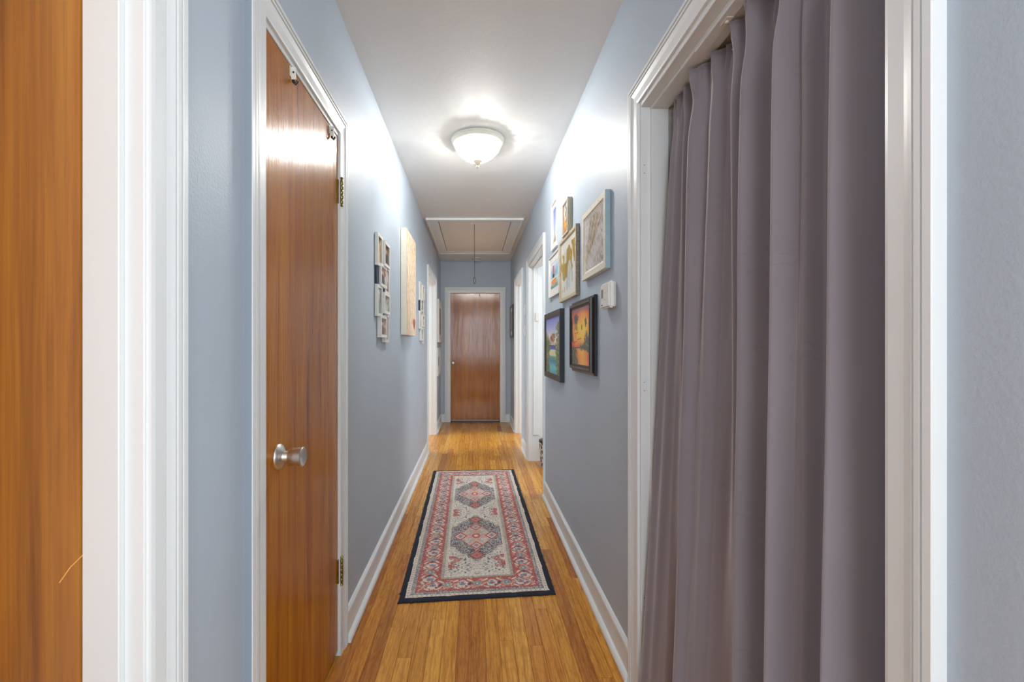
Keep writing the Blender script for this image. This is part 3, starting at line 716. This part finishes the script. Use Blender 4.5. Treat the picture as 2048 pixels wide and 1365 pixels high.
# over door hooks
def hook(Mp, u, z, n, lab, s=1.0):
    root = empty('door_hook', Mp(u, z, n), lab, 'hook', None, 'small over door hooks')
    bm = bmesh.new(); mb(bm, Mp, u-.009*s, u+.009*s, z-.030*s, z, n+.0003, n+.0016); mb(bm, Mp, u-.001, u+.001, z-.036*s, z-.001, n+.0016, n+.015*s)
    tab = mesh_obj('tab', bm, M['white_plastic'], root)
    bm = bmesh.new(); lathe(bm, [(0, 0), (0, .0028*s), (.0012, .0028*s), (.0012, 0)], lambda a, b, c: Mp(u-.0016-c+.0006, b, n+a), .008*s, z-.016*s, 0, 12); mesh_obj('hole', bm, M['cord'], tab)
    bm = bmesh.new(); tube(bm, [Mp(u+.004, z-.008*s, n+.004), Mp(u+.004, z-.040*s, n+.006), Mp(u+.004, z-.047*s, n+.012), Mp(u+.004, z-.038*s, n+.018)], .0042*s, 8); mesh_obj('prong', bm, M['black_plastic'], root, True)
hook(ML, 1.303, 1.996, -.001, 'white over-door hook on closet door, the one nearer the knob edge')
hook(ML, 1.655, 1.996, -.001, 'white over-door hook on closet door, the one nearer the hinges')
hook(ME, .080, 1.998, -.010, 'small hook over the top of the end door')

# speckled bin in the doorway
bn = empty('waste_bin', (.745, 4.50, 0), 'small black and white speckled bin with black lid, behind doorway jamb', 'bin')
bm = bmesh.new(); lathe_z(bm, [(0.001, 0), (.001, .088), (.006, .092), (.235, .104), (.24, .104), (.24, 0)], .745, 4.50, 40); mesh_obj('body', bm, M['leopard'], bn, True)
bm = bmesh.new(); lathe_z(bm, [(.24, 0), (.238, .107), (.256, .108), (.262, .100), (.268, .05), (.27, 0)], .745, 4.50, 40); mesh_obj('lid', bm, M['black_plastic'], bn, True)
bm = bmesh.new(); lathe_z(bm, [(.268, 0), (.27, .012), (.288, .018), (.296, .015), (.298, 0)], .745, 4.50, 20); mesh_obj('lid_knob', bm, M['black_plastic'], bn, True)

# ------------------------------------------------------------------ rug
RNL, RNR, RFR, RFL = np.array((-.352, 2.108)), np.array((.386, 2.184)), np.array((.373, 4.351)), np.array((-.383, 4.299))
RW, RL = .745, 2.185
def rug_xy(u, v):                                     # u -RW/2..RW/2, v 0..RL -> bilinear in the four measured corners
    a = u/RW+.5; b = v/RL
    return ((1-a)*(1-b))[..., None]*RNL+(a*(1-b))[..., None]*RNR+(a*b)[..., None]*RFR+((1-a)*b)[..., None]*RFL
NAVY, RED, CREAM, GREY, BLUE, PINK, SAGE = L3(62,66,84), L3(178,84,76), L3(222,212,198), L3(150,150,154), L3(112,134,158), L3(214,150,138), L3(160,158,138)
def rug_pat(u, v):
    au = np.abs(u); vc = np.minimum(v, RL-v); n1 = vn(u+1, v, (160, 160), 101); n2 = vn(au, np.abs(((v-RL/2+.4) % .8)-.4), (110, 110), 102); n3 = vn(u+1, v, (330, 330), 103)
    e = np.minimum(RW/2-au, vc)                      # distance from the edge
    c = np.ones(u.shape+(3,))*CREAM
    # --- field
    c = put(c, (n2 > .62)*.55, GREY); c = put(c, (n2 < .30)*.5, SAGE); c = put(c, (n2 > .80)*.8, NAVY); c = put(c, (n2 < .14)*.8, RED)
    b = np.abs(np.abs(v-RL/2)-.40)                    # distance from a medallion centre along the rug
    # red angular scrolls in the field's corners and waist
    for vv in (0.0, .83-.10):
        q = np.abs(v-RL/2); d = np.abs(q-vv); m = (np.abs(au-.125-.02*np.sin(q*60)) < .020)*(d < .065)*(n1 > .3); c = put(c, m*.85, RED)
        m = (np.abs(au-.15) < .016)*(np.abs(d-.05) < .018); c = put(c, m*.8, RED)
    sc = .010*np.sin(au*150)+.008*np.sin(b*110)
    hexm = (au < .165+.2*sc)*(b < .315-np.clip(au-.02, 0, 1)*1.30+sc)*((b < .145) | (au < .12)) 
    c = put(c, hexm*1., NAVY*.75)
    sp = hexm*(n2 > .50); c = put(c, sp*.75, GREY); c = put(c, hexm*(n3 > .72)*.9, CREAM); c = put(c, hexm*(n2 < .16), RED*.8)
    inn = (au/.118+b/.205 < 1.0+1.2*sc) ; c = put(c, inn, SAGE*.5+CREAM*.5); c = put(c, inn*(n2 > .6)*.7, GREY); c = put(c, inn*(n1 > .66)*.8, CREAM); c = put(c, inn*(n2 < .3)*.7, PINK); c = put(c, inn*(n3 < .12)*.8, RED)
    rim = np.abs(au/.118+b/.205-1.0) < .03; c = put(c, rim*.8, RED)
    star = (au < .075)*(b < .10)*(np.minimum(au/.075, b/.10) < .35); c = put(c, star*(n1 > .35)*.7, PINK)
    def dia(cu, cb, r, k=1.35):
        nonlocal c
        d = (np.abs(au-cu)+np.abs(b-cb)/k)/r
        c = put(c, d < 1.5, RED); c = put(c, d < 1.05, CREAM); c = put(c, d < .78, PINK*.6+BLUE*.4); c = put(c, d < .35, BLUE)
    dia(.098, 0, .030); dia(0, .135, .026)
    d = np.hypot(au/.026, b/.036); c = put(c, d < 1, RED); c = put(c, d < .6, PINK); c = put(c, d < .3, CREAM)
    d = (au+np.abs(b-.262)/1.2)/.040; c = put(c, d < 1.15, RED*.7); c = put(c, d < .9, PINK*.5+RED*.5); c = put(c, d < .3, RED)
    # --- borders by distance from the edge
    s = np.where(RW/2-au < vc, v, u+RL)               # running coordinate along the band
    per = .148; ph = (s/per) % 1.0; tt = (e-.125)/.052
    band = np.ones(u.shape+(3,))*RED
    band = put(band, (n3 > .80)*.7, NAVY*.7+RED*.3)
    vine = np.abs(tt-.55*np.sin(ph*2*PI)) < .13; band = put(band, vine*.8, PINK)
    def blob(pc, tc, ru, rt, col, ang=0.0):
        nonlocal band
        x = ((ph-pc+.5) % 1.0-.5)*per/.052; y = tt-tc
        xr = x*math.cos(ang)+y*math.sin(ang); yr = -x*math.sin(ang)+y*math.cos(ang)
        band = put(band, st(1-np.hypot(xr/ru, yr/rt)+.25*(n1-.5), .03), col)
    blob(.25, .0, .50, .62, CREAM*.9+GREY*.1); blob(.25, .0, .34, .22, BLUE); blob(.25, .22, .12, .30, BLUE, .5); blob(.25, .22, .12, .30, BLUE, -.5); blob(.25, -.05, .12, .16, RED)
    blob(.75, .0, .42, .46, SAGE); blob(.75, 0, .26, .28, BLUE); blob(.75, 0, .10, .12, CREAM)
    blob(.02, .62, .34, .13, CREAM, .6); blob(.50, .60, .36, .12, CREAM, -.6); blob(.06, -.62, .32, .12, CREAM*.9, -.6); blob(.46, -.60, .34, .12, CREAM*.9, .6)
    blob(.88, .72, .2, .12, PINK, .3); blob(.62, -.72, .2, .12, PINK, .3); blob(.14, .30, .10, .12, NAVY); blob(.36, -.35, .10, .12, NAVY); blob(.60, .30, .09, .10, SAGE); blob(.90, -.35, .09, .1, CREAM)
    band = put(band, (n1 > .78)*.6, CREAM); band = put(band, (n1 < .12)*.5, NAVY)
    blob(.0, 0, .16, .22, PINK); blob(.5, 0, .16, .22, NAVY)
    inb = (e > .066)*(e < .183); c = np.where(inb[..., None], band, c)
    g = (n1 > .45); guard = np.where(g[..., None], GREY, CREAM*.8); guard = put(guard, (n3 > .68), NAVY)
    c = np.where(((e > .046)*(e <= .066))[..., None], guard, c)
    guard2 = np.where(g[..., None], SAGE, CREAM*.75); guard2 = put(guard2, (n3 > .75), GREY*.7)
    c = np.where(((e > .183)*(e <= .200))[..., None], guard2, c)
    dots = ((s % .022) < .007)
    for lo, hi in ((.026, .046), (.200, .216)):
        z_ = (e > lo)*(e <= hi); c = np.where(z_[..., None], CREAM, c); c = put(c, z_*dots*(np.abs(e-(lo+hi)/2) < .004)*.8, PINK*.5+NAVY*.5)
    c = c*.9+np.array(lin(170,160,152)[:3])*.1
    c = c*(.92+.36*n3[..., None])*(.93+.14*vn(u+1, v, (12, 12), 105)[..., None]); return c
NU, NV = 280, 800
uu, vv = np.meshgrid(np.linspace(-RW/2+.022, RW/2-.022, NU+1), np.linspace(.022, RL-.022, NV+1))
xy = rug_xy(uu, vv).reshape(-1, 2); zz = .0095+.0006*np.sin(uu*40+vv*23).ravel()
pts = np.column_stack([xy, zz]); col = rug_pat(uu, vv).reshape(-1, 3)
rg = bpy.data.meshes.new('rug'); idx = np.arange((NU+1)*(NV+1)).reshape(NV+1, NU+1)
q = np.stack([idx[:-1, :-1], idx[:-1, 1:], idx[1:, 1:], idx[1:, :-1]], -1).reshape(-1, 4)
rg.vertices.add(len(pts)); rg.vertices.foreach_set('co', pts.ravel()); rg.loops.add(q.size); rg.loops.foreach_set('vertex_index', q.ravel().astype(np.int32))
rg.polygons.add(len(q)); rg.polygons.foreach_set('loop_start', np.arange(0, q.size, 4, dtype=np.int32)); rg.update(calc_edges=True)
at = rg.color_attributes.new('Col', 'FLOAT_COLOR', 'POINT'); rgba = np.ones((len(pts), 4)); rgba[:, :3] = np.clip(col, 0, 1); at.data.foreach_set('color', rgba.ravel())
rg.materials.append(M['rug']); rug = bpy.data.objects.new('rug', rg); C.objects.link(rug)
tag(rug, 'faded red, cream and navy medallion runner lying on the oak floor', 'rug')
# navy binding: a slightly ragged rounded band, each of the four sides one strip
def binding(side):
    bm = bmesh.new(); rings = []; n = 160 if side in (1, 3) else 60
    for i in range(n+1):
        t = i/n; j = random.uniform(-.0016, .0016); hz = .0105+random.uniform(-.0008, .0010)
        row = []
        for d, z in ((-.004+j, .001), (-.002+j, hz*.75), (.006, hz), (.018, hz), (.026, .0098), (.026, .001)):
            if side == 0: p = ((t-.5)*(RW-2*d), d)
            if side == 1: p = (RW/2-d, d+t*(RL-2*d))
            if side == 2: p = ((t-.5)*(RW-2*d), RL-d)
            if side == 3: p = (-RW/2+d, d+t*(RL-2*d))
            q_ = rug_xy(np.array(p[0]), np.array(p[1])); row.append((float(q_[0]), float(q_[1]), z))
        rings.append(row)
    loft(bm, rings); mesh_obj('binding', bm, M['navy_edge'], rug)
for s_ in range(4): binding(s_)
bm = bmesh.new()
for _ in range(90):                                   # frayed threads along the long edges
    sd_ = random.choice((1, 3, 1, 3, 0, 2)); t = random.random(); l_ = random.uniform(.004, .012)
    p = {0: ((t-.5)*RW, -.003), 2: ((t-.5)*RW, RL+.003), 1: (RW/2+.003, t*RL), 3: (-RW/2-.003, t*RL)}[sd_]
    d = {0: (0, -1), 2: (0, 1), 1: (1, 0), 3: (-1, 0)}[sd_]; a = rug_xy(np.array(p[0]), np.array(p[1]))
    tube(bm, [(a[0], a[1], .004), (a[0]+d[0]*l_*.6+random.uniform(-.003, .003), a[1]+d[1]*l_*.6+random.uniform(-.003, .003), .005), (a[0]+d[0]*l_, a[1]+d[1]*l_, .002)], .0009, 4)
o = mesh_obj('frayed_threads', bm, M['navy_edge'], rug); o['kind'] = 'stuff'

# ------------------------------------------------------------------ drapes
def drape(keys, label, name='curtain', zt=1.980, zb=.018, ns=420, nzs=110, xt=.655, xb=.570, ruffle=1.0):
    """keys: (Y_top, depth_top, Y_bottom, depth_bottom); depth = towards the hall"""
    K = np.array(keys); s = np.linspace(0, len(K)-1, ns); i = np.minimum(s.astype(int), len(K)-2); f = s-i
    g = .5-.5*np.cos(PI*f); g = .45*f+.55*g
    P = []
    for k in range(nzs):
        z = zb+(zt-zb)*k/(nzs-1); h = (z-zb)/(zt-zb); hh = h**1.0
        KY = K[:, 0]*hh+K[:, 2]*(1-hh); KD = K[:, 1]*h+K[:, 3]*(1-h)
        # Y runs linearly between keys, depth follows a smooth curve
        Y = KY[i]*(1-f)+KY[i+1]*f; gD = .5-.5*np.cos(PI*f); D = 1.85*(KD[i]*(1-gD)+KD[i+1]*gD)
        D = D+.0016*np.sin(Y*62+2.0*h+1)*np.sin(h*9+Y*7)+.0006*np.sin(Y*140+h*5)
        top = max(0, (h-.955)/.045)
        D = D+ruffle*top*(.007*np.sin(Y*230)+.004*np.sin(Y*410+1))
        pin = math.exp(-((h-.955)/.035)**2); D = D*(1-.25*pin)
        xb_ = xb+(xt-xb)*(h**.85)
        X = xb_-D
        if h > .985: X = X+.003
        P.append(np.column_stack([X, Y, np.full(ns, z)]))
    P = np.concatenate(P); idx = np.arange(ns*nzs).reshape(nzs, ns)
    q = np.stack([idx[:-1, :-1], idx[:-1, 1:], idx[1:, 1:], idx[1:, :-1]], -1).reshape(-1, 4)
    me = bpy.data.meshes.new(name); me.from_pydata(P.tolist(), [], q.tolist()); me.materials.append(M['curtain'])
    for p in me.polygons: p.use_smooth = True
    o = bpy.data.objects.new(name, me); C.objects.link(o); md = o.modifiers.new('cloth', 'SOLIDIFY'); md.thickness = .0016
    tag(o, label, 'curtain'); return o
far = [(.930,-.020,.800,-.032),(.965,-.020,.870,-.028),(1.000,-.004,.905,-.006),(1.034,.026,.944,.026),(1.055,.0,.968,-.004),(1.075,.002,.985,-.010),(1.098,.020,1.02,-.006),(1.125,-.006,1.06,.002),
       (1.180,-.004,1.11,.010),(1.215,.012,1.15,.016),(1.245,.002,1.175,.022),(1.290,.024,1.208,.030),(1.315,-.008,1.238,-.024),(1.345,-.008,1.275,-.028),(1.375,.012,1.33,-.006),(1.40,.004,1.38,.002),(1.425,.008,1.45,.010),(1.452,.010,1.503,.016)]
drape(far, 'far grey mauve curtain panel hanging against the far jamb')
near = [(.625,-.030,.618,-.045),(.660,-.034,.640,-.045),(.715,-.020,.662,-.020),(.752,.030,.686,.032),(.772,-.020,.712,-.042),(.810,-.030,.752,-.044),(.850,-.006,.785,-.012),(.868,.012,.797,.002),(.882,.002,.805,.014),(.902,.028,.822,.032),(.925,.012,.838,.018),(.935,-.010,.845,.0)]
drape(near, 'near grey mauve curtain panel, overlapping the other beside the near casing', xt=.648, xb=.568)
bm = bmesh.new(); tube(bm, [(.669, .613, 1.962), (.669, 1.528, 1.962)], .006, 12)
rod = mesh_obj('curtain_rod', bm, M['steel'], None, True, loc=(.669, 1.07, 1.962)); tag(rod, 'slim metal rod carrying the two grey curtains inside the doorway', 'curtain rod')
